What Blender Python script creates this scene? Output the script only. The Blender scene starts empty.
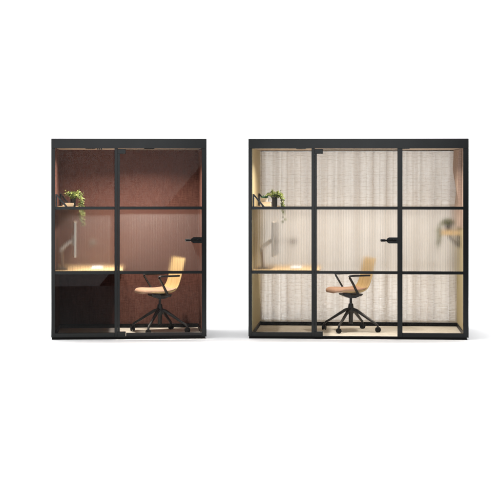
import bpy, bmesh, math, random
from mathutils import Vector, Matrix
random.seed(11)
S = bpy.context.scene
COL = S.collection
R = math.radians
PX = 0.01147            # metres per photo pixel at the booth fronts
D = 17.9                # camera distance
EYE = 1.781

# ------------------------------------------------------------------ helpers
def mat(name, color=(.5,.5,.5), rough=.5, spec=.5, metal=0.0):
    m = bpy.data.materials.new(name); m.use_nodes = True
    b = m.node_tree.nodes['Principled BSDF']
    b.inputs['Base Color'].default_value = (*color, 1)
    b.inputs['Roughness'].default_value = rough
    b.inputs['Specular IOR Level'].default_value = spec
    b.inputs['Metallic'].default_value = metal
    return m, m.node_tree.nodes, m.node_tree.links, b

def new(nodes, kind, **kw):
    n = nodes.new(kind)
    for k, v in kw.items(): setattr(n, k, v)
    return n

def coords(nodes, links, scale=(1,1,1), rot=(0,0,0)):
    tc = nodes.new('ShaderNodeTexCoord'); mp = nodes.new('ShaderNodeMapping')
    mp.inputs['Scale'].default_value = scale; mp.inputs['Rotation'].default_value = rot
    links.new(tc.outputs['Object'], mp.inputs['Vector'])
    return mp.outputs['Vector']

def ramp(nodes, links, fac, stops):
    r = nodes.new('ShaderNodeValToRGB'); e = r.color_ramp.elements
    while len(e) < len(stops): e.new(.5)
    for el, (p, c) in zip(e, stops):
        el.position = p; el.color = (*c, 1)
    links.new(fac, r.inputs['Fac'])
    return r.outputs['Color']

def math_node(nodes, links, op, a, b):
    n = nodes.new('ShaderNodeMath'); n.operation = op
    for i, v in enumerate((a, b)):
        if isinstance(v, (int, float)): n.inputs[i].default_value = v
        else: links.new(v, n.inputs[i])
    return n.outputs[0]

def noise(nodes, links, vec, scale, detail=3, rough=.55):
    n = nodes.new('ShaderNodeTexNoise')
    n.inputs['Scale'].default_value = scale; n.inputs['Detail'].default_value = detail
    n.inputs['Roughness'].default_value = rough
    links.new(vec, n.inputs['Vector'])
    return n.outputs['Fac']

def bump(nodes, links, height, bsdf, strength=.3, dist=.002):
    b = nodes.new('ShaderNodeBump')
    b.inputs['Strength'].default_value = strength; b.inputs['Distance'].default_value = dist
    links.new(height, b.inputs['Height']); links.new(b.outputs['Normal'], bsdf.inputs['Normal'])

class MB:
    """collects shapes into one mesh"""
    def __init__(self): self.bm = bmesh.new()
    def box(self, x0, x1, y0, y1, z0, z1, bev=0.0, seg=2):
        t = bmesh.new()
        bmesh.ops.create_cube(t, size=1.0)
        for v in t.verts:
            v.co = Vector(((x0+x1)/2 + v.co.x*(x1-x0), (y0+y1)/2 + v.co.y*(y1-y0), (z0+z1)/2 + v.co.z*(z1-z0)))
        if bev: bmesh.ops.bevel(t, geom=t.edges[:], offset=bev, segments=seg, affect='EDGES', profile=.5)
        return self.add(t)
    def add(self, t, mtx=None):
        if mtx: bmesh.ops.transform(t, matrix=mtx, verts=t.verts[:])
        me = bpy.data.meshes.new('tmp'); t.to_mesh(me); t.free()
        self.bm.from_mesh(me); bpy.data.meshes.remove(me)
        return self
    def cyl(self, a, b, r0, r1=None, seg=20, bev=0.0):
        a, b = Vector(a), Vector(b); r1 = r0 if r1 is None else r1
        t = bmesh.new()
        bmesh.ops.create_cone(t, cap_ends=True, segments=seg, radius1=r0, radius2=r1, depth=(b-a).length)
        if bev:
            es = [e for e in t.edges if any(len(f.verts) > 4 for f in e.link_faces)]
            bmesh.ops.bevel(t, geom=es, offset=bev, segments=2, affect='EDGES')
        q = Vector((0,0,1)).rotation_difference((b-a).normalized())
        return self.add(t, Matrix.Translation((a+b)/2) @ q.to_matrix().to_4x4())
    def sweep(self, pts, prof, up=(0,0,1), radii=None):
        """sweep a closed profile (list of (side, up)) along pts"""
        pts = [Vector(p) for p in pts]; up = Vector(up); rings = []
        for i, p in enumerate(pts):
            d = (pts[min(i+1, len(pts)-1)] - pts[max(i-1, 0)]).normalized()
            s = d.cross(up)
            if s.length < 1e-4: s = d.cross(Vector((1,0,0)))
            s.normalize(); u = s.cross(d).normalized()
            k = radii[i] if radii else 1.0
            rings.append([self.bm.verts.new(p + s*a*k + u*b*k) for a, b in prof])
        n = len(prof)
        for r0, r1 in zip(rings, rings[1:]):
            for j in range(n):
                self.bm.faces.new((r0[j], r0[(j+1)%n], r1[(j+1)%n], r1[j]))
        self.bm.faces.new(rings[0][::-1]); self.bm.faces.new(rings[-1])
        return self
    def tube(self, pts, r, seg=10, radii=None):
        return self.sweep(pts, [(r*math.cos(2*math.pi*j/seg), r*math.sin(2*math.pi*j/seg)) for j in range(seg)], radii=radii)
    def lathe(self, prof, c=(0,0,0), seg=28):
        rings = []
        for r, z in prof:
            rings.append([self.bm.verts.new((c[0]+r*math.cos(2*math.pi*j/seg), c[1]+r*math.sin(2*math.pi*j/seg), c[2]+z)) for j in range(seg)])
        for a, b in zip(rings, rings[1:]):
            for j in range(seg):
                self.bm.faces.new((a[j], a[(j+1)%seg], b[(j+1)%seg], b[j]))
        self.bm.faces.new(rings[0][::-1]); self.bm.faces.new(rings[-1])
        return self
    def prism(self, poly, y0, y1):
        """polygon in (x,z), extruded along y"""
        a = [self.bm.verts.new((x, y0, z)) for x, z in poly]; b = [self.bm.verts.new((x, y1, z)) for x, z in poly]
        n = len(poly)
        self.bm.faces.new(a); self.bm.faces.new(b[::-1])
        for j in range(n): self.bm.faces.new((a[j], b[j], b[(j+1)%n], a[(j+1)%n]))
        return self
    def leaf(self, p, d, n, L, W, fold=.25):
        p, d, n = Vector(p), Vector(d).normalized(), Vector(n)
        s = d.cross(n)
        if s.length < 1e-3: s = d.cross(Vector((.3,.9,.2)))
        s.normalize(); n = s.cross(d).normalized()
        tip = p + d*L - n*L*.18
        m1, m2 = p + d*L*.35, p + d*L*.72 - n*L*.05
        V = self.bm.verts.new
        v = [V(p), V(m1 + s*W*.5 + n*W*fold), V(m2 + s*W*.38 + n*W*fold*.7), V(tip), V(m2 - s*W*.38 + n*W*fold*.7), V(m1 - s*W*.5 + n*W*fold), V(m1), V(m2)]
        F = self.bm.faces.new
        F((v[0], v[1], v[6])); F((v[1], v[2], v[7], v[6])); F((v[2], v[3], v[7]))
        F((v[0], v[6], v[5])); F((v[6], v[7], v[4], v[5])); F((v[7], v[3], v[4]))
        return self
    def build(self, name, m, parent=None, smooth=False, recalc=True):
        if recalc: bmesh.ops.recalc_face_normals(self.bm, faces=self.bm.faces[:])
        me = bpy.data.meshes.new(name); self.bm.to_mesh(me); self.bm.free()
        if smooth:
            for p in me.polygons: p.use_smooth = True
            try: me.set_sharp_from_angle(angle=R(38))
            except Exception: pass
        me.materials.append(m)
        o = bpy.data.objects.new(name, me); COL.objects.link(o)
        if parent: o.parent = parent
        return o

def tag(o, label, cat, group=None):
    o['label'] = label; o['category'] = cat
    if group: o['group'] = group
    return o
def empty(name, label, cat, group=None):
    o = bpy.data.objects.new(name, None); COL.objects.link(o)
    return tag(o, label, cat, group)
def copy_tree(o, parent=None):
    c = o.copy(); COL.objects.link(c)
    if parent: c.parent = parent
    for ch in list(o.children): copy_tree(ch, c)
    return c
def place(o, booth, x, y, z, rz=0):
    a = booth.rotation_euler.z
    o.location = booth.location + Vector((x*math.cos(a) - y*math.sin(a), x*math.sin(a) + y*math.cos(a), z))
    o.rotation_euler = (0, 0, a + rz)
    return o

# ------------------------------------------------------------------ materials
def make_metal(name, c, rough=.3, spec=.15):
    m, N, L, b = mat(name, c, rough, spec)
    v = coords(N, L)
    f = noise(N, L, v, 420, 2)
    bump(N, L, f, b, .08, .0006)
    g = noise(N, L, v, 3.0, 4)
    r = N.new('ShaderNodeMapRange'); r.inputs['To Min'].default_value = rough*.8; r.inputs['To Max'].default_value = rough*1.25
    L.new(g, r.inputs['Value']); L.new(r.outputs['Result'], b.inputs['Roughness'])
    return m
M = {}
M['frame'] = make_metal('charcoal_powder_coat', (.0048,.0056,.0060), .18, .23)
M['frame'].node_tree.nodes['Principled BSDF'].inputs['Specular Tint'].default_value = (.96,1,1.02,1)
M['frame_inner'] = make_metal('black_lacquer', (.004,.0038,.0036), .4, .1)
M['black'] = make_metal('black_plastic', (.012,.012,.012), .42, .3)
M['chair_black'] = make_metal('chair_black', (.02,.02,.021), .4, .4)
M['seal'] = make_metal('dark_grey_seal', (.03,.03,.032), .5, .2)
M['lever'] = make_metal('grey_lever', (.10,.095,.09), .4, .4)
M['rubber'] = make_metal('rubber', (.013,.013,.014), .6, .2)
M['white'] = make_metal('white_plastic', (.84,.84,.83), .4, .4)
M['paper'] = make_metal('white_paper', (.84,.83,.80), .8, .1)
M['grey'] = make_metal('warm_grey_plastic', (.50,.46,.41), .4, .4)
M['screen'] = make_metal('screen_glass', (.05,.05,.055), .15, .4)
M['pole'] = make_metal('bronze_pole', (.38,.29,.23), .4, .4)
M['switch'] = make_metal('brown_grey_switch', (.15,.12,.10), .5, .3)
M['bowl'] = make_metal('stone_bowl', (.50,.47,.43), .7, .2)

def make_weave(name, dark, light, pitch=.0085):
    m, N, L, b = mat(name, light, .95, .05)
    v = coords(N, L)
    wa = new(N, 'ShaderNodeTexWave', wave_type='BANDS', bands_direction='Z', wave_profile='SIN')
    wb = new(N, 'ShaderNodeTexWave', wave_type='BANDS', bands_direction='X', wave_profile='SIN')
    wc = new(N, 'ShaderNodeTexWave', wave_type='BANDS', bands_direction='Y', wave_profile='SIN')
    for w, s in ((wa, 1), (wb, .9), (wc, .9)):
        w.inputs['Scale'].default_value = .314/pitch*s
        w.inputs['Distortion'].default_value = 2.2; w.inputs['Detail'].default_value = 3
        w.inputs['Detail Scale'].default_value = 2.5
        L.new(v, w.inputs['Vector'])
    s1 = math_node(N, L, 'MULTIPLY', wb.outputs['Fac'], wc.outputs['Fac'])
    s2 = math_node(N, L, 'ADD', math_node(N, L, 'MULTIPLY', wa.outputs['Fac'], .5), math_node(N, L, 'MULTIPLY', s1, .5))
    # slubs: short horizontal and vertical dashes
    v2 = coords(N, L, (14, 14, 110)); v3 = coords(N, L, (110, 110, 12))
    d = math_node(N, L, 'ADD', noise(N, L, v2, 1, 3), noise(N, L, v3, 1, 3))
    f = math_node(N, L, 'ADD', math_node(N, L, 'MULTIPLY', s2, .34), math_node(N, L, 'MULTIPLY', d, .55))
    L.new(ramp(N, L, f, [(.52, dark), (.82, light)]), b.inputs['Base Color'])
    bump(N, L, f, b, .6, .004)
    return m
M['felt'] = make_weave('terracotta_wool', (.068,.030,.0235), (.138,.064,.051))
M['pink_felt'] = make_weave('dusty_pink_felt', (.42,.315,.265), (.56,.44,.375), .008)

def make_plain_fabric(name, a, c, scale):
    m, N, L, b = mat(name, a, .95, .05)
    v = coords(N, L)
    f = math_node(N, L, 'ADD', math_node(N, L, 'MULTIPLY', noise(N, L, v, scale, 4, .7), .7), math_node(N, L, 'MULTIPLY', noise(N, L, v, scale*.12, 3), .35))
    L.new(ramp(N, L, f, [(.38, a), (.68, c)]), b.inputs['Base Color'])
    bump(N, L, f, b, .7, .003)
    return m
M['carpet'] = make_plain_fabric('beige_carpet', (.60,.565,.485), (.88,.845,.765), 150)
M['seat_pad'] = make_plain_fabric('tan_upholstery', (.40,.25,.17), (.48,.315,.225), 260)
M['yellow'] = make_plain_fabric('straw_felt', (.45,.385,.23), (.54,.47,.30), 240)
M['ceiling'] = make_plain_fabric('beige_ceiling', (.55,.45,.36), (.62,.52,.42), 90)

def make_wood(name, a, c, scale, stretch):
    m, N, L, b = mat(name, a, .45, .35)
    v = coords(N, L, stretch)
    w = new(N, 'ShaderNodeTexNoise'); w.inputs['Scale'].default_value = scale; w.inputs['Detail'].default_value = 6; w.inputs['Distortion'].default_value = .6
    L.new(v, w.inputs['Vector'])
    L.new(ramp(N, L, w.outputs['Fac'], [(.3, a), (.7, c)]), b.inputs['Base Color'])
    bump(N, L, w.outputs['Fac'], b, .15, .001)
    return m
M['oak'] = make_wood('oak_desk', (.56,.38,.18), (.72,.53,.29), 6, (6, 1, 6))
M['shell'] = make_wood('pale_oak_veneer', (.52,.36,.155), (.66,.49,.245), 5, (1.2, 14, 1.2))

def make_curtain():
    m, N, L, b = mat('slubbed_linen', (.7,.63,.55), .95, .05)
    out = N['Material Output']
    uv = N.new('ShaderNodeUVMap'); mp = N.new('ShaderNodeMapping'); L.new(uv.outputs['UV'], mp.inputs['Vector'])
    mp.inputs['Scale'].default_value = (10, 58, 1)
    n1 = noise(N, L, mp.outputs['Vector'], 1, 4, .6)
    mp2 = N.new('ShaderNodeMapping'); L.new(uv.outputs['UV'], mp2.inputs['Vector']); mp2.inputs['Scale'].default_value = (120, 8, 1)
    n2 = noise(N, L, mp2.outputs['Vector'], 1, 3, .6)
    mp3 = N.new('ShaderNodeMapping'); L.new(uv.outputs['UV'], mp3.inputs['Vector']); mp3.inputs['Scale'].default_value = (24, 125, 1)
    n3 = noise(N, L, mp3.outputs['Vector'], 1, 4, .6)
    wv = new(N, 'ShaderNodeTexWave', wave_type='BANDS', bands_direction='Y', wave_profile='SIN')
    wv.inputs['Scale'].default_value = .314/.0175; wv.inputs['Distortion'].default_value = 6.0; wv.inputs['Detail'].default_value = 3; wv.inputs['Detail Scale'].default_value = .9; wv.inputs['Detail Roughness'].default_value = .65
    mw = N.new('ShaderNodeMapping'); mw.inputs['Scale'].default_value = (.3, 1, 1); L.new(uv.outputs['UV'], mw.inputs['Vector']); L.new(mw.outputs['Vector'], wv.inputs['Vector'])
    f = math_node(N, L, 'ADD', math_node(N, L, 'MULTIPLY', n1, .31), math_node(N, L, 'ADD', math_node(N, L, 'MULTIPLY', n2, .22), math_node(N, L, 'MULTIPLY', n3, .30)))
    f = math_node(N, L, 'ADD', f, math_node(N, L, 'MULTIPLY', wv.outputs['Fac'], .145))
    c = ramp(N, L, f, [(.36, (.57,.50,.425)), (.50, (.76,.70,.62)), (.64, (.86,.815,.745))])
    L.new(c, b.inputs['Base Color'])
    bump(N, L, f, b, .15, .0015)
    tr = N.new('ShaderNodeBsdfTranslucent'); L.new(c, tr.inputs['Color'])
    tp = N.new('ShaderNodeBsdfTransparent')
    m1 = N.new('ShaderNodeMixShader'); m1.inputs[0].default_value = .58
    L.new(b.outputs[0], m1.inputs[1]); L.new(tr.outputs[0], m1.inputs[2])
    m2 = N.new('ShaderNodeMixShader')
    g = N.new('ShaderNodeMapRange'); g.inputs['From Min'].default_value = .45; g.inputs['From Max'].default_value = .62
    g.inputs['To Min'].default_value = .05; g.inputs['To Max'].default_value = .22
    L.new(f, g.inputs['Value']); L.new(g.outputs['Result'], m2.inputs[0])
    L.new(m1.outputs[0], m2.inputs[1]); L.new(tp.outputs[0], m2.inputs[2])
    L.new(m2.outputs[0], out.inputs['Surface'])
    return m
M['curtain'] = make_curtain()

GLASS_R = .0042
PITCH = .0185
def make_glass(name, refl):
    m = bpy.data.materials.new(name); m.use_nodes = True
    N, L = m.node_tree.nodes, m.node_tree.links; N.remove(N['Principled BSDF'])
    t = N.new('ShaderNodeBsdfTransparent'); t.inputs['Color'].default_value = (.985,.985,.985,1)
    g = N.new('ShaderNodeBsdfGlossy'); g.inputs['Roughness'].default_value = .012
    x = N.new('ShaderNodeMixShader'); x.inputs[0].default_value = refl
    L.new(t.outputs[0], x.inputs[1]); L.new(g.outputs[0], x.inputs[2]); L.new(x.outputs[0], N['Material Output'].inputs['Surface'])
    return m
M['glass'] = make_glass('clear_glass', GLASS_R)
M['glass_low'] = make_glass('coated_glass', .0032)
M['glass_shade_tint'] = make_glass('shade_tinted_glass', .0060)  # clear pane darkened: under-desk shade and reflection haze put into the tint
M['glass_shade_tint'].node_tree.nodes['Transparent BSDF'].inputs['Color'].default_value = (.55,.55,.57,1)
def make_reeded():
    m = bpy.data.materials.new('reeded_glass'); m.use_nodes = True
    N, L = m.node_tree.nodes, m.node_tree.links; N.remove(N['Principled BSDF'])
    # grooves between the reeds: slightly satin, groove shading darkened into the tint, uneven by reed
    tc = N.new('ShaderNodeTexCoord'); sp = N.new('ShaderNodeSeparateXYZ'); L.new(tc.outputs['Object'], sp.inputs[0])
    ph = math_node(N, L, 'MULTIPLY', sp.outputs['X'], 1/PITCH)
    fr = math_node(N, L, 'FRACT', ph, 0); groove = math_node(N, L, 'POWER', math_node(N, L, 'ABSOLUTE', math_node(N, L, 'SUBTRACT', fr, .5), 0), 3.0)
    groove = math_node(N, L, 'MULTIPLY', groove, 8.0)
    wn = N.new('ShaderNodeTexWhiteNoise'); wn.noise_dimensions = '1D'
    L.new(math_node(N, L, 'FLOOR', ph, 0), wn.inputs['W'])
    k = math_node(N, L, 'MULTIPLY', groove, math_node(N, L, 'ADD', math_node(N, L, 'MULTIPLY', wn.outputs['Value'], .9), .25))
    t = N.new('ShaderNodeBsdfRefraction'); t.inputs['IOR'].default_value = 1.45; t.inputs['Roughness'].default_value = .21
    tint = math_node(N, L, 'SUBTRACT', 1.0, math_node(N, L, 'MULTIPLY', k, .10))
    cc = N.new('ShaderNodeCombineColor')
    for q in range(3): L.new(tint, cc.inputs[q])
    L.new(cc.outputs[0], t.inputs['Color'])
    g = N.new('ShaderNodeBsdfGlossy'); g.inputs['Roughness'].default_value = .08
    d = N.new('ShaderNodeBsdfTranslucent'); d.inputs['Color'].default_value = (.95,.95,.95,1)
    x = N.new('ShaderNodeMixShader'); x.inputs[0].default_value = GLASS_R
    y = N.new('ShaderNodeMixShader')
    L.new(math_node(N, L, 'ADD', .05, math_node(N, L, 'MULTIPLY', k, .08)), y.inputs[0])
    L.new(t.outputs[0], y.inputs[1]); L.new(d.outputs[0], y.inputs[2])
    L.new(y.outputs[0], x.inputs[1]); L.new(g.outputs[0], x.inputs[2]); L.new(x.outputs[0], N['Material Output'].inputs['Surface'])
    return m
M['reeded'] = make_reeded()

def make_leaf(name, a, c):
    m, N, L, b = mat(name, a, .5, .3)
    g = N.new('ShaderNodeNewGeometry')
    col = ramp(N, L, g.outputs['Random Per Island'], [(0, a), (1, c)])
    L.new(col, b.inputs['Base Color'])
    tr = N.new('ShaderNodeBsdfTranslucent'); L.new(col, tr.inputs['Color'])
    x = N.new('ShaderNodeMixShader'); x.inputs[0].default_value = .3
    L.new(b.outputs[0], x.inputs[1]); L.new(tr.outputs[0], x.inputs[2]); L.new(x.outputs[0], N['Material Output'].inputs['Surface'])
    return m
M['leaf'] = make_leaf('yellow_green_leaves', (.05,.085,.018), (.24,.28,.07))
M['succulent'] = make_leaf('blue_green_succulent', (.06,.16,.105), (.16,.30,.20))
M['soil'] = make_plain_fabric('soil', (.02,.014,.01), (.05,.035,.025), 120)
M['ground'] = make_plain_fabric('white_studio_floor', (.905,.905,.91), (.915,.915,.92), 8)
def make_emit():
    m = bpy.data.materials.new('lit_diffuser'); m.use_nodes = True
    N, L = m.node_tree.nodes, m.node_tree.links; N.remove(N['Principled BSDF'])
    e = N.new('ShaderNodeEmission'); e.inputs['Color'].default_value = (1,.86,.7,1); e.inputs['Strength'].default_value = 4
    L.new(e.outputs[0], N['Material Output'].inputs['Surface'])
    return m
M['emit'] = make_emit()

# ------------------------------------------------------------------ setting
g = MB(); bm = g.bm
v = [bm.verts.new(p) for p in ((-16,-9.4,0),(16,-9.4,0),(16,7,0),(-16,7,0))]; bm.faces.new(v)
o = g.build('ground', M['ground']); o['kind'] = 'structure'
g = MB(); bm = g.bm
prof = [(7,0)] + [(7+3*math.sin(R(a)), 3-3*math.cos(R(a))) for a in range(6, 91, 6)] + [(10,11)]
ra = [bm.verts.new((-16,y,z)) for y,z in prof]; rb = [bm.verts.new((16,y,z)) for y,z in prof]
for i in range(len(prof)-1): bm.faces.new((ra[i], rb[i], rb[i+1], ra[i+1]))
o = g.build('backdrop', M['ground'], smooth=True); o['kind'] = 'structure'

# ------------------------------------------------------------------ booths
CEIL = 2.197; H = 2.30; FLOOR = .03
Z = dict(f=2.190, r1t=1.522, r1b=1.488, r2t=.781, r2b=.747, b=.0746, db=.027)

def pane(name, x0, x1, z0, z1, parent):
    return MB().box(x0, x1, .020, .028, z0, z1).build('window_pane' if name is None else name, M['glass'] if z0 > 1 else M['glass_low'], parent)
def reeded(x0, x1, z0, z1, parent):
    b = MB(); bm = b.bm
    amp, k = .00022, 10
    cuts = sorted({x0, x1} | {q*PITCH/k for q in range(math.ceil(x0/PITCH*k), math.floor(x1/PITCH*k)+1)})
    f0, f1, b0, b1 = [], [], [], []
    for x in cuts:
        y = .020 - amp*abs(math.sin(math.pi*x/PITCH))
        f0.append(bm.verts.new((x, y, z0))); f1.append(bm.verts.new((x, y, z1)))
        b0.append(bm.verts.new((x, .026, z0))); b1.append(bm.verts.new((x, .026, z1)))
    for i in range(len(cuts)-1):
        bm.faces.new((f0[i], f0[i+1], f1[i+1], f1[i])); bm.faces.new((b0[i+1], b0[i], b1[i], b1[i+1]))
        bm.faces.new((f0[i+1], f0[i], b0[i], b0[i+1])); bm.faces.new((f1[i], f1[i+1], b1[i+1], b1[i]))
    bm.faces.new((f0[0], f1[0], b1[0], b0[0])); bm.faces.new((f0[-1], b0[-1], b1[-1], f1[-1]))
    return b.build('reeded_pane', M['reeded'], parent)

def fixed_bay(root, x0, x1, shade_tint=False):
    """three panes and two rails between x0 and x1"""
    MB().box(x0, x1, .002, .046, Z['r1b'], Z['r1t'], .0015).build('rail', M['frame'], root)
    MB().box(x0, x1, .002, .046, Z['r2b'], Z['r2t'], .0015).build('rail', M['frame'], root)
    pane(None, x0, x1, Z['r1t'], Z['f'], root)
    reeded(x0, x1, Z['r2t'], Z['r1b'], root)
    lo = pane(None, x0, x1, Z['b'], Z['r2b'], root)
    if shade_tint: lo.data.materials[0] = M['glass_shade_tint']  # lower pane gets the shade painted into its glass

def door(root, x0, x1, seal):
    """x0 = hinge side outer edge of the door stile, x1 = lock side"""
    zt, zb = 2.184, .027
    f = MB()
    f.box(x0, x0+.022, -.003, .042, zb, zt, .0015)
    f.box(x0+.022, x1, -.002, .042, zt-.006, zt, .001)
    f.box(x0+.022, x1, -.002, .042, zb, zb+.006, .001)
    d = f.build('door', M['frame'], root)
    g0, g1 = x0+.022, x1
    MB().box(g0, g1, -.001, .042, Z['r1b'], Z['r1t'], .0015).build('rail', M['frame'], d)
    MB().box(g0, g1, -.001, .042, Z['r2b']+.002, Z['r2t'], .0015).build('rail', M['frame'], d)
    pane('pane', g0, g1, Z['r1t'], zt-.006, d)
    reeded(g0, g1, Z['r2t'], Z['r1b'], d)
    pane('pane', g0, g1, zb+.006, Z['r2b']+.002, d)
    # patch hinges, top and bottom
    MB().box(x0-.004, x0+.090, -.012, .050, 2.128, 2.180, .003).build('hinge', M['frame'], d)
    MB().box(x0-.004, x0+.090, -.012, .050, .026, .086, .003).build('hinge', M['frame'], d)
    if seal:
        MB().box(x0+.094, x1, .006, .040, .034, .072, .002).build('bottom_seal', M['seal'], d)
    # lock case with chamfered end, lever and keyhole
    c = 1.135
    h = MB()
    h.prism([(x1+.002, c-.034), (x1+.002, c+.034), (x1-.098, c+.034), (x1-.124, c+.016), (x1-.124, c-.016), (x1-.098, c-.034)], -.022, .056)
    ho = h.build('lock', M['frame'], d)
    lv = MB()
    lv.cyl((x1-.045, -.022, c), (x1-.045, -.058, c), .012, seg=20)
    lv.sweep([(x1-.038, -.058, c), (x1-.09, -.058, c), (x1-.15, -.057, c), (x1-.184, -.052, c)],
             [(.007*math.cos(2*math.pi*j/12), .009*math.sin(2*math.pi*j/12)) for j in range(12)])
    lv.build('handle', M['frame_inner'], d, smooth=True)
    lt = MB().sweep([(x1-.1365, .012, c), (x1-.188, .016, c), (x1-.194, .018, c)],
             [(.010*math.cos(2*math.pi*j/12), .0165*math.sin(2*math.pi*j/12)) for j in range(12)], radii=[1, 1, .6])
    lt.cyl((x1-.1385, .014, c), (x1-.1245, .014, c), .010, seg=14)
    lt.build('inner_handle', M['lever'], d, smooth=True)
    MB().cyl((x1-.022, -.0225, c), (x1-.022, -.027, c), .010, seg=18).build('keyhole', M['frame_inner'], d)
    return d

def booth(label, x, W, dep, bays, door_x, posts, wall_l, wall_r, glass_back, lamps, vent, seal):
    root = empty('office_booth', label, 'office booth', 'glazed office booths')
    root.location = (x, 0, 0)
    root.rotation_euler = (0, 0, -math.atan2(x, D))
    T = .042
    x0, x1 = -W/2, W/2
    dz = dep; dep = dep + (.19 if glass_back else 0)     # dz: skirting line, dep: rear wall
    # outer shell
    MB().box(x0, x1, .0, .05, 2.190, H, .003).build('fascia', M['frame'], root)
    rf = MB().box(x0+.002, x1-.002, .05, dep+.05, 2.215, H-.003, .002).build('roof', M['frame'], root)
    MB().box(x0+T, x1-T, .05, dep, CEIL, 2.213).build('ceiling', M['ceiling'], root)
    MB().box(x0+.006, x1-.020, .008, dep+.03, 0, .0255, .001).build('plinth', M['frame_inner'], root)
    fl = MB().box(x0+T, x1-T, .046, dep, .0265, FLOOR).build('carpet', M['carpet'], root)
    # side walls: dark outside, lining inside
    for s, (a, b, m) in enumerate(((x0, x0+T, wall_l), (x1-T, x1, wall_r))):
        oa, ob = (a, a+.020) if s == 0 else (b-.020, b)
        sw = MB().box(oa, ob, .05, dep+.05, .026, 2.213, .001).build('side_wall', M['frame'], root)
        ia, ib = (a+.022, b) if s == 0 else (a, b-.022)
        if m == 'split':
            MB().box(ia, ib, .05, dep, .0265, 1.262, .001).build('lining', M['yellow'], sw)
            MB().box(ia, ib, .05, dep, 1.265, CEIL-.001, .001).build('lining', M['pink_felt'], sw)
        else:
            MB().box(ia, ib, .05, dep, .0265, CEIL-.001, .001).build('lining', M[m], sw)
    # skirting
    k = MB()
    k.box(x0+T, x1-T, dz-.030, dz-.002, FLOOR, FLOOR+.046, .002)
    k.box(x0+T, x0+T+.012, .05, dz-.030, FLOOR, FLOOR+.046, .002)
    k.box(x1-T-.012, x1-T, .05, dz-.030, FLOOR, FLOOR+.046, .002)
    k.build('skirting', M['frame_inner'], root)
    # back
    if glass_back:
        b = MB()
        b.box(x0, x0+.05, dep+.05, dep+.10, .0, H-.003, .002); b.box(x1-.05, x1, dep+.05, dep+.10, .0, H-.003, .002)
        b.box(x0+.05, x1-.05, dep+.05, dep+.10, 2.19, H-.003, .002); b.box(x0+.05, x1-.05, dep+.05, dep+.10, 0, .075, .002)
        for za, zb in ((Z['r1b'], Z['r1t']), (Z['r2b'], Z['r2t'])): b.box(x0+.05, x1-.05, dep+.052, dep+.098, za, zb, .002)
        fr = b.build('rear_frame', M['frame'], root)
        for za, zb in ((.075, Z['r2b']), (Z['r2t'], Z['r1b']), (Z['r1t'], 2.19)):
            MB().box(x0+.05, x1-.05, dep+.070, dep+.078, za, zb).build('pane', M['glass'], fr)
    else:
        MB().box(x0+T, x1-T, dep, dep+.018, .0265, CEIL-.001).build('back_wall', M['felt'], root)
        MB().box(x0, x1, dep+.051, dep+.07, .0, H-.003, .002).build('rear_cladding', M['frame'], root)
        # shallow vertical joints of the wall lining are part of the panels
    # front frame: posts, mullions, sills
    for a, b in posts:
        MB().box(a-W/2, b-W/2, 0, .05, .026, 2.190, .002).build('post', M['frame'], root)
    for a, b in bays:
        MB().box(a-W/2, b-W/2, 0, .05, .026, Z['b'], .002).build('sill', M['frame'], root)
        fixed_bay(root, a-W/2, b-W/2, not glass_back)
    door(root, door_x[0]-W/2, door_x[1]-W/2, seal)
    # recessed downlights
    for lx, ly, P in lamps:
        r = MB()
        r.lathe([(.045,0),(.060,0),(.060,-.006),(.052,-.010),(.045,-.008),(.045,0)][:-1], (lx-W/2, ly, CEIL-.0005))
        ro = r.build('downlight', M['black'], root, smooth=True)
        MB().cyl((lx-W/2, ly, CEIL-.002), (lx-W/2, ly, CEIL-.006), .044, seg=28).build('diffuser', M['emit'], ro)
        ld = bpy.data.lights.new('booth_lamp', 'AREA'); ld.shape = 'DISK'; ld.size = .10; ld.energy = P; ld.color = (1,.90,.78); ld.spread = R(150)
        lo = bpy.data.objects.new('booth_lamp', ld); COL.objects.link(lo); lo.parent = root; lo.location = (lx-W/2, ly, CEIL-.014)
    if vent:
        vb = MB(); vx = vent-W/2
        for i in range(3): vb.box(vx+i*.022-.03, vx+i*.022-.016, .30, .42, CEIL-.014, CEIL-.001, .002)
        vb.build('ceiling_vent', M['black'], root)
    return root

W1, W2 = 1.775, 2.520
booth1 = booth('narrow black framed office booth with brick red fabric walls', (129.2-250)*PX, W1, 1.14,
      [(.042,.719)], (.758, 1.722), [(0,.042),(.719,.757),(1.722,1.775)], 'felt', 'felt', False, [(1.12,.24,42),(.44,.20,15)], .545, True)
booth2 = booth('wide black framed office booth with pale curtain along the back', (358-250)*PX, W2, 1.39,
      [(.039,.727),(1.768,2.459)], (.766, 1.711), [(0,.039),(.727,.765),(1.711,1.768),(2.459,2.520)], 'yellow', 'split', True, [(.60,.20,20),(1.80,.25,17)], None, False)

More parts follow.
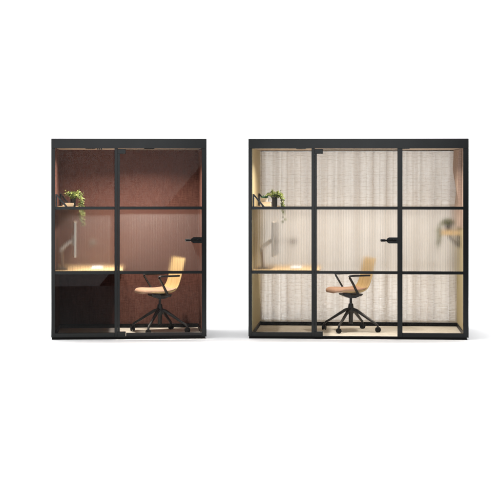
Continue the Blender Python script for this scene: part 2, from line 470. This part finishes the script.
# ------------------------------------------------------------------ curtain (booth 2)
def curtain():
    b = MB(); bm = b.bm
    uvl = bm.loops.layers.uv.new('UVMap')
    x0, x1, z0, z1 = -W2/2+.048, W2/2-.048, FLOOR+.012, CEIL-.012
    nx, nz = 420, 40
    rnd = random.Random(5)
    ph = [rnd.uniform(0, 6.28) for _ in range(8)]
    grid = []; s = 0; us = []
    def yoff(x, t):
        # t: 0 at the top, 1 at the hem; folds open out towards the hem
        a = .018 + .020*t
        w = x + .02*math.sin(5*x+ph[0]) + .012*t*math.sin(9*x+ph[1])
        f = math.sin(2*math.pi*w/.175 + ph[2]) + .5*math.sin(2*math.pi*w/.093 + ph[3] + .8*t) + .45*math.sin(2*math.pi*w/.41 + ph[4])
        return a*f*1.45
    def xoff(x, t):
        w = x + .02*math.sin(5*x+ph[0]) + .012*t*math.sin(9*x+ph[1])
        e = min(1, (x-x0)/.06, (x1-x)/.06)
        return e*(.0115+.0025*t)*math.sin(4*math.pi*w/.175 + 2*ph[2])*(.60+.40*math.sin(7.3*x+ph[5]+1.5*t))
    prev = None
    for i in range(nx+1):
        x = x0 + (x1-x0)*i/nx
        if prev is not None: s += math.hypot(x-prev[0], yoff(x,.5)-prev[1])
        prev = (x, yoff(x,.5)); us.append(s)
        grid.append([bm.verts.new((x + xoff(x, j/nz), 1.478 + yoff(x, j/nz), z1 + (z0-z1)*j/nz)) for j in range(nz+1)])
    for i in range(nx):
        for j in range(nz):
            f = bm.faces.new((grid[i][j], grid[i+1][j], grid[i+1][j+1], grid[i][j+1]))
            for l, (a, c) in zip(f.loops, ((i,j),(i+1,j),(i+1,j+1),(i,j+1))): l[uvl].uv = (us[a], 2.2*(1-c/nz))
    o = b.build('curtain', M['curtain'], smooth=True)
    tag(o, 'full width pale linen curtain with soft folds along the back of the wide booth', 'curtain')
    MB().box(x0, x1, 1.462, 1.492, z1+.0015, CEIL-.0005, .001).build('curtain_rail', M['black'], o)
    place(o, booth2, 0, 0, 0)
    return o
curtain()

# dusty pink wavy felt hanging on the upper right wall of booth 2
def wavy_panel():
    b = MB(); bm = b.bm
    xw = W2/2-.042
    nz, ny = 44, 14; z0, z1 = 1.27, CEIL-.004
    G = []
    for k in range(2):
        lay = []
        for j in range(nz+1):
            z = z1+(z0-z1)*j/nz; t = j/nz; row = []
            for i in range(ny+1):
                q = i/ny; y = .56+q*.82
                th = .020 + .034*(.5+.5*math.sin(6.6*t - 1.1 + 2.0*q))*(1-.35*t) + .008*math.sin(13*t+4*q)
                row.append(bm.verts.new((xw-.002-(th if k == 0 else 0), y, z)))
            lay.append(row)
        G.append(lay)
    for j in range(nz):
        for i in range(ny):
            for L_ in G: bm.faces.new((L_[j][i], L_[j][i+1], L_[j+1][i+1], L_[j+1][i]))
    for j in range(nz):
        for i in (0, ny): bm.faces.new((G[0][j][i], G[0][j+1][i], G[1][j+1][i], G[1][j][i]))
    for i in range(ny):
        for j in (0, nz): bm.faces.new((G[0][j][i], G[0][j][i+1], G[1][j][i+1], G[1][j][i]))
    o = b.build('acoustic_panel', M['pink_felt'], smooth=True)
    tag(o, 'dusty pink wavy felt panel on the upper right wall of the wide booth', 'wall panel')
    place(o, booth2, 0, 0, 0)
wavy_panel()

# ------------------------------------------------------------------ furniture builders (local origin at base)
def make_desk(label):
    r = empty('desk', label, 'desk', 'wall mounted desks')
    MB().box(0, .77, 0, 1.04, .757, .787, .003).build('desktop', M['oak'], r)
    MB().box(0, .02,   .02, 1.02, .749, .7565, .002).build('wall_rail', M['black'], r)
    return r
def make_shelf(label, length, depth, group, up=True, th=.024):
    r = empty('wall_shelf', label, 'shelf', group)
    MB().box(0, length, 0, depth, -th, 0, .002).build('board', M['oak'], r)
    for yy in (.0 if up else .04, depth-.03):
        b = MB()
        s = 1 if up else -1; z0 = 0 if up else -th
        yA, yB = yy+.002, yy+.024
        b.box(.002, .020, yA, yB, min(z0, z0+s*.150), max(z0, z0+s*.150), .001)
        b.prism([(.020, z0+s*.148), (.020, z0+s*.122), (.118, z0), (.146, z0)], yA+.001, yB-.001)
        b.build('bracket', M['frame'], r)
    return r
def make_monitor(label):
    r = empty('monitor', label, 'monitor', 'computer monitors on the desks')
    mx, mz = .142, .3425
    ca = MB().box(mx-.012, mx+.014, -.30, .30, mz-.20, mz+.21, .006).build('casing', M['grey'], r)
    MB().box(mx+.0141, mx+.0165, -.29, .29, mz-.188, mz+.20, .001).build('screen', M['screen'], r)
    MB().box(mx-.035, mx-.012, -.06, .06, mz-.07, mz+.05, .008).build('mount', M['grey'], r)
    MB().box(-.05, .05, -.05, .05, 0, .014, .004).build('clamp', M['grey'], r)
    MB().cyl((0,0,.014), (-.012,0,.20), .017, .015, bev=.002).build('pole', M['pole'], r, smooth=True)
    ar = MB().sweep([(-.014,0,.228), (.03,0,.275), (.085,0,.318), (.112,0,.326)], [(a*.03, c*.021) for a, c in ((-1,-.6),(-.6,-1),(.6,-1),(1,-.6),(1,.6),(.6,1),(-.6,1),(-1,.6))]).build('arm', M['white'], r, smooth=True)
    MB().cyl((-.014,-.024,.215), (-.014,.024,.215), .024, bev=.003).build('joint', M['grey'], ar, smooth=True)
    return r
def make_keyboard(label):
    r = empty('keyboard', label, 'keyboard', 'keyboards on the desks')
    MB().box(-.065, .065, -.215, .215, 0, .012, .004).build('base', M['white'], r)
    k = MB()
    for i in range(5):
        for j in range(14): k.box(-.058+i*.0238, -.058+i*.0238+.020, -.207+j*.0298, -.207+j*.0298+.026, .012, .018, .0015, 1)
    k.build('keys', M['white'], r)
    return r
def make_book(name, label, group, w, d, h):
    r = empty(name, label, 'book', group)
    MB().box(.003, w-.003, .003, d-.003, .003, h-.003).build('pages', M['paper'], r)
    c = MB()
    c.box(0, w, 0, d, 0, .003, .0005, 1); c.box(0, w, 0, d, h-.003, h, .0005, 1); c.box(0, .003, 0, d, .003, h-.003)
    c.build('cover', M['white'], r)
    return r
def trailing_plant(label, group, seed, trail, spread=.105, n=320, pot_r=.032, pot_h=.105, side=1):
    rnd = random.Random(seed)
    r = empty('potted_plant', label, 'plant', group)
    p = MB().lathe([(pot_r*.78,0),(pot_r*.95,.004),(pot_r,pot_h),(pot_r*1.06,pot_h),(pot_r*1.06,pot_h+.006),(pot_r*.9,pot_h+.006),(pot_r*.88,pot_h-.006)])
    po = p.build('pot', M['black'], r, smooth=True)
    MB().cyl((0,0,pot_h-.008), (0,0,pot_h-.004), pot_r*.86).build('soil', M['soil'], po)
    f = MB(); st = MB()
    top = Vector((0,0,pot_h))
    for k in range(26):
        a = rnd.uniform(0, 6.283); e = rnd.uniform(.25, 1.35)
        L = rnd.uniform(.55, 1.0)*spread
        tip = top + Vector((math.cos(a)*math.cos(e)*1.25, math.sin(a)*math.cos(e)*1.1, math.sin(e)*.8))*L
        st.tube([top + Vector((math.cos(a)*.01, math.sin(a)*.01, -.006)), (top+tip)/2 + Vector((0,0,.012)), tip], .0013, 5)
        for q in range(n//26):
            t = rnd.uniform(.25, 1.05)
            pos = top.lerp(tip, t) + Vector((rnd.gauss(0,.008), rnd.gauss(0,.008), rnd.gauss(.004,.007)))
            d = Vector((rnd.gauss(math.cos(a),.7), rnd.gauss(math.sin(a),.7), rnd.gauss(.1,.55)))
            f.leaf(pos, d, (rnd.gauss(0,.5), rnd.gauss(-.4,.5), 1), rnd.uniform(.022,.040), rnd.uniform(.014,.024))
    for k in range(len(trail)):
        ex, ey, L = trail[k]
        pts = [top, top + Vector((ex*.5, ey*.5, .035)), top + Vector((ex*.95, ey, 0)), top + Vector((ex*1.05, ey, -.05))]
        m = max(2, int(L/.05))
        for i in range(1, m+1):
            pts.append(top + Vector((ex*1.05 + rnd.gauss(0,.006), ey + rnd.gauss(0,.006), -.05 - (L-.05)*i/m)))
        st.tube(pts, .0014, 5)
        for i in range(len(pts)-1):
            for q in range(7):
                pos = pts[i].lerp(pts[i+1], rnd.random())
                a = rnd.uniform(0, 6.283)
                f.leaf(pos, (math.cos(a), math.sin(a), rnd.gauss(-.4,.4)), (rnd.gauss(0,.5), -.5, 1), rnd.uniform(.022,.038), rnd.uniform(.014,.022))
    fo = f.build('foliage', M['leaf'], r, recalc=False)
    st.build('stems', M['leaf'], fo)
    return r
def make_succulent(label):
    r = empty('succulent', label, 'plant')
    MB().lathe([(.028,0),(.034,.004),(.038,.03),(.038,.034),(.034,.034),(.032,.028)]).build('bowl', M['bowl'], r, smooth=True)
    f = MB(); rnd = random.Random(3)
    for k in range(64):
        a = rnd.uniform(0, 6.283); e = rnd.uniform(.1, 1.35); rr = rnd.uniform(0, .024); b0 = rnd.uniform(0, 6.283)
        f.leaf((rr*math.cos(b0), rr*math.sin(b0), .03), (math.cos(a)*math.cos(e), math.sin(a)*math.cos(e), math.sin(e)), (0,0,1), rnd.uniform(.022,.042), .012, .35)
    f.build('foliage', M['succulent'], r, recalc=False)
    return r

# ------------------------------------------------------------------ chair (forward = +x)
def make_chair(label):
    r = empty('office_chair', label, 'office chair', 'oak shell office chairs')
    prof = [(.275,.470),(.255,.482),(.20,.486),(.12,.478),(.04,.470),(-.03,.466),(-.085,.468),(-.128,.480),(-.160,.505),(-.184,.545),(-.200,.600),(-.213,.670),(-.226,.745),(-.240,.815),(-.252,.862),(-.256,.874)]
    half = [.125,.183,.212,.225,.228,.228,.226,.223,.219,.214,.210,.212,.212,.212,.210,.194]
    P = [Vector((u, 0, z)) for u, z in prof]
    def surf(i, q, off):
        d = (P[min(i+1,len(P)-1)] - P[max(i-1,0)]).normalized()
        n = Vector((d.z, 0, -d.x))              # to the sitter's side
        if n.dot(Vector((.6,0,1))) < 0: n = -n
        t = i/(len(P)-1)
        curl = .020*min(1, t*3) + .022*math.exp(-((t-.5)/.22)**2)
        return P[i] + n*(curl*abs(q)**2.4 + off) + Vector((0, half[i]*q, 0))
    def slab(i0, i1, t0, t1, qs, round_=False, m=14):
        b = MB(); bm = b.bm
        A, B = [], []
        for i in range(i0, i1+1):
            ra, rb = [], []
            for j in range(m+1):
                q = (-1 + 2*j/m)*qs
                k = 1.0
                if round_:
                    k = max(0, 1-abs(q/qs)**6)**.5 * min(1, max(.15, ((i-i0+.3)/1.6)))**.5 * min(1, max(.1, (i1-i+.2)/1.6))**.5
                tb = t0 if not round_ else (-.0165 if i < 4 else -.0165 + .0173*min(1, (i-3)/3))
                ra.append(bm.verts.new(surf(i, q*(.97 if round_ and i < 4 else 1), tb))); rb.append(bm.verts.new(surf(i, q, t0+(t1-t0)*max(k,.08))))
            A.append(ra); B.append(rb)
        n = len(A)
        for i in range(n-1):
            for j in range(m):
                bm.faces.new((A[i][j], A[i+1][j], A[i+1][j+1], A[i][j+1])); bm.faces.new((B[i][j+1], B[i+1][j+1], B[i+1][j], B[i][j]))
            for j in (0, m): bm.faces.new((A[i][j], B[i][j], B[i+1][j], A[i+1][j]))
        for i in (0, n-1):
            for j in range(m): bm.faces.new((A[i][j], A[i][j+1], B[i][j+1], B[i][j]))
        return b
    def sub(o, lv=2):
        md = o.modifiers.new('smooth', 'SUBSURF'); md.levels = lv; md.render_levels = lv
        return o
    sh = sub(slab(2, len(P)-1, -.014, 0, 1.0).build('shell', M['shell'], r, smooth=True), 1)
    sub(slab(0, 8, .0008, .038, 1.0, True).build('seat_pad', M['seat_pad'], r, smooth=True), 2)
    # mechanism under the seat
    mb = MB()
    mb.prism([(.13,.452),(-.13,.444),(-.12,.430),(-.035,.396),(.035,.396),(.12,.430)], -.075, .075)
    mb.box(-.045, .020, -.235, .235, .431, .447, .004)
    mb.build('mechanism', M['chair_black'], r)
    # armrests: slanting front bar, sharp corner, level top bar
    for s in (-1, 1):
        y0, y1 = s*.215, s*.262
        pr = [(a*.0165, c*.0105) for a, c in ((-1,-.6),(-.7,-1),(.7,-1),(1,-.6),(1,.6),(.7,1),(-.7,1),(-1,.6))]
        pts = [(-.055,s*.19,.437), (-.028,y0,.440), (-.005,s*.238,.462), (.055,s*.256,.570), (.103,y1,.650), (.109,y1,.662), (.100,y1,.670), (.0,y1,.672), (-.145,y1,.674)]
        a = MB().sweep(pts, pr, up=(0,s,0) if False else (0,0,1))
        ao = a.build('armrest', M['chair_black'], r, smooth=True)
        MB().box(-.150, .085, y1-.021, y1+.021, .672, .683, .004).build('arm_pad', M['black'], ao)
    # gas lift and hub
    c = MB()
    c.cyl((0,0,.28), (0,0,.40), .016, seg=20)
    c.build('gas_lift', M['chair_black'], r, smooth=True)
    c = MB()
    c.lathe([(.024,.085),(.026,.09),(.027,.20),(.036,.215),(.040,.25),(.034,.278),(.028,.325),(.024,.328)])
    c.build('hub', M['chair_black'], r, smooth=True)
    for k in range(4):
        an = R(-25 - 197.6 - 90*k)
        e = Vector((math.cos(an), math.sin(an), 0)); z = Vector((0,0,1)); RR = .350
        pts = [e*.020+z*.262, e*.07+z*.250, e*.17+z*.190, e*.27+z*.128, e*.325+z*.098, e*.345+z*.078, e*.35+z*.062]
        lg = MB().sweep(pts, [(a*.017, b*.016) for a, b in ((-1,-.6),(-.6,-1),(.6,-1),(1,-.6),(1,.6),(.6,1),(-.6,1),(-1,.6))], radii=[1.2,1.1,.95,.8,.75,.7,.6])
        lo = lg.build('leg', M['chair_black'], r, smooth=True)
        w = MB(); sd = Vector((-e.y, e.x, 0)); tw = (sd*math.cos(.5*k+.4) + e*math.sin(.5*k+.4))
        ctr = e*RR + z*.0305
        for s in (-1, 1): w.cyl(ctr+tw*s*.006, ctr+tw*s*.024, .0305, seg=28, bev=.005)
        w.cyl(ctr-tw*.008, ctr+tw*.008, .018, seg=20)
        w.cyl(ctr+z*.014, ctr+z*.040, .008, seg=12)
        w.build('caster', M['rubber'], lo, smooth=True)
    return r

# ------------------------------------------------------------------ place things
ch1 = make_chair('oak shell swivel chair with tan seat in the narrow red booth')
ch2 = copy_tree(ch1); ch2['label'] = 'oak shell swivel chair with tan seat in the wide curtained booth'
k = (FLOOR)
place(ch1, booth1, .362, .55, FLOOR+.0005, R(199)); place(ch2, booth2, -.085, .68, FLOOR+.0005, R(199))

dk1 = make_desk('oak desk along the left wall of the narrow red booth')
dk2 = copy_tree(dk1); dk2['label'] = 'oak desk along the left wall of the wide curtained booth'
place(dk1, booth1, -W1/2+.043, .052, 0); place(dk2, booth2, -W2/2+.043, .052, 0)

sf1 = make_shelf('oak shelf on raised brackets on the left wall of the narrow red booth', .265, 1.06, 'wall shelves')
sf2 = copy_tree(sf1); sf2['label'] = 'oak shelf on raised brackets on the left wall of the wide curtained booth'
place(sf1, booth1, -W1/2+.043, .055, 1.515); place(sf2, booth2, -W2/2+.043, .055, 1.515)
sf3 = make_shelf('short thick oak shelf on the right wall of the wide booth', .215, .40, 'wall shelves', up=False, th=.055)
place(sf3, booth2, W2/2-.0425, 1.20, 1.225, math.pi)

mo1 = make_monitor('slim grey monitor seen edge on above the desk of the narrow red booth')
mo2 = copy_tree(mo1); mo2['label'] = 'slim grey monitor seen edge on above the desk of the wide curtained booth'
place(mo1, booth1, -W1/2+.112, .45, .7875, R(2)); place(mo2, booth2, -W2/2+.140, .47, .7875, R(-2))
kb1 = make_keyboard('white keyboard on the desk of the narrow red booth')
kb2 = copy_tree(kb1); kb2['label'] = 'white keyboard on the desk of the wide curtained booth'
place(kb1, booth1, -W1/2+.51, .50, .7875); place(kb2, booth2, -W2/2+.53, .52, .7875)

SH = 1.5155
bk = make_book('book', 'lower thick white book on the shelf of the narrow red booth', 'white books on the left shelves', .13, .17, .022)
place(bk, booth1, -W1/2+.115, .28, SH, R(2))
b2 = copy_tree(bk); b2['label'] = 'upper white book lying on another in the narrow red booth'; b2.scale = (.85,.9,1.0)
place(b2, booth1, -W1/2+.135, .285, SH+.0225, R(-4))
b3 = copy_tree(bk); b3['label'] = 'lower white book under another in the wide curtained booth'; b3.scale = (.92,.9,1.35)
place(b3, booth2, -W2/2+.125, .26, SH, R(1))
b4 = copy_tree(bk); b4['label'] = 'upper white book beneath the succulent in the wide curtained booth'; b4.scale = (.90,.88,1.2)
place(b4, booth2, -W2/2+.127, .263, SH+.0302, R(-2))
su = make_succulent('small blue green succulent in a stone bowl on two white books')
su.scale = (1.3,1.3,1.3)
place(su, booth2, -W2/2+.172, .32, SH+.0302+.0267)

pl1 = trailing_plant('leafy trailing plant spilling over the shelf of the narrow red booth', 'trailing potted plants', 4, [(.10,-.03,.20),(.085,-.06,.28),(.11,.03,.33),(.095,0,.12)])
place(pl1, booth1, -W1/2+.235, .34, SH)
pl2 = trailing_plant('leafy trailing plant in black pot on the left shelf of the wide booth', 'trailing potted plants', 9, [(.09,-.03,.16),(.085,-.05,.10),(.10,.03,.30)])
place(pl2, booth2, -W2/2+.285, .34, SH)
pl3 = trailing_plant('small trailing plant in black pot on the right shelf of the wide booth', 'trailing potted plants', 12, [(-.105,-.03,.20),(-.11,.0,.30),(-.10,.03,.26)], spread=.075, pot_r=.036, pot_h=.066)
place(pl3, booth2, W2/2-.175, 1.0, 1.2255)

# small grey switch box seen through the reeded pane
def make_switch(label, conduit):
    r = empty('light_switch', label, 'light switch', 'switch boxes behind the desks')
    MB().box(-.035, .035, -.018, 0, -.03, .03, .004).build('plate', M['switch'], r)
    MB().box(-.012, .012, -.023, -.018, -.016, .016, .002).build('rocker', M['black'], r)
    if conduit: MB().cyl((-.035,-.008,0), (-.28,-.008,0), .005, seg=12).build('conduit', M['switch'], r, smooth=True)
    return r
s1 = make_switch('small grey switch box on the back wall of the narrow red booth', False)
place(s1, booth1, -.44, 1.139, 1.07)
s2 = make_switch('small grey switch box hung before the curtain of the wide booth', True)
place(s2, booth2, -.80, 1.375, 1.07)

# ------------------------------------------------------------------ light
def area(name, loc, rot, sx, sy, L, color=(1,1,1), spread=180):
    l = bpy.data.lights.new(name, 'AREA'); l.shape = 'RECTANGLE'; l.size = sx; l.size_y = sy
    l.energy = L*math.pi*sx*sy; l.color = color; l.spread = R(spread)
    o = bpy.data.objects.new(name, l); COL.objects.link(o); o.location = loc; o.rotation_euler = rot
    return o
area('overhead_softbox', (-3.8, -3.0, 8.0), (0, R(-5), 0), 24, 20, 1.03, spread=66)
area('backdrop_softbox', (0, 3.6, 10.2), (R(38), 0, 0), 26, 5, 4.4)
# softbox behind the camera: its slanting edge is the diagonal reflection in the glass
YP = -(D + 1.2); fac = 1 + (D+1.2)/D
px0 = .69*fac; t = Vector((.647, 0, .763)); n = Vector((-.763, 0, .647))
ctr = Vector((px0, YP, EYE)) + t*(-.8) + n*2.0
o = area('front_softbox', ctr, (0,0,0), 7.0, 4.0, 3.0)
# local x along t, local y along n, local -z toward +y (the booths)
o.rotation_euler = Matrix((t, n, t.cross(n))).transposed().to_euler()

w = bpy.data.worlds.new('World'); S.world = w; w.use_nodes = True
w.node_tree.nodes['Background'].inputs['Color'].default_value = (1,1,1,1)
w.node_tree.nodes['Background'].inputs['Strength'].default_value = .14

# ------------------------------------------------------------------ camera
c = bpy.data.cameras.new('Camera'); co = bpy.data.objects.new('Camera', c); COL.objects.link(co)
co.location = (0, -D, EYE); co.rotation_euler = (R(90), 0, 0)
c.sensor_width = 36; c.lens = 36*D/(500*PX); c.shift_y = -66/500; c.clip_end = 200
S.camera = co
S.view_settings.view_transform = 'Standard'; S.view_settings.look = 'None'
S.view_settings.exposure = 0; S.view_settings.gamma = 1
S.render.engine = 'CYCLES'
S.cycles.use_adaptive_sampling = False; S.cycles.sampling_pattern = 'TABULATED_SOBOL'
S.cycles.max_bounces = 12; S.cycles.transparent_max_bounces = 24; S.cycles.transmission_bounces = 10
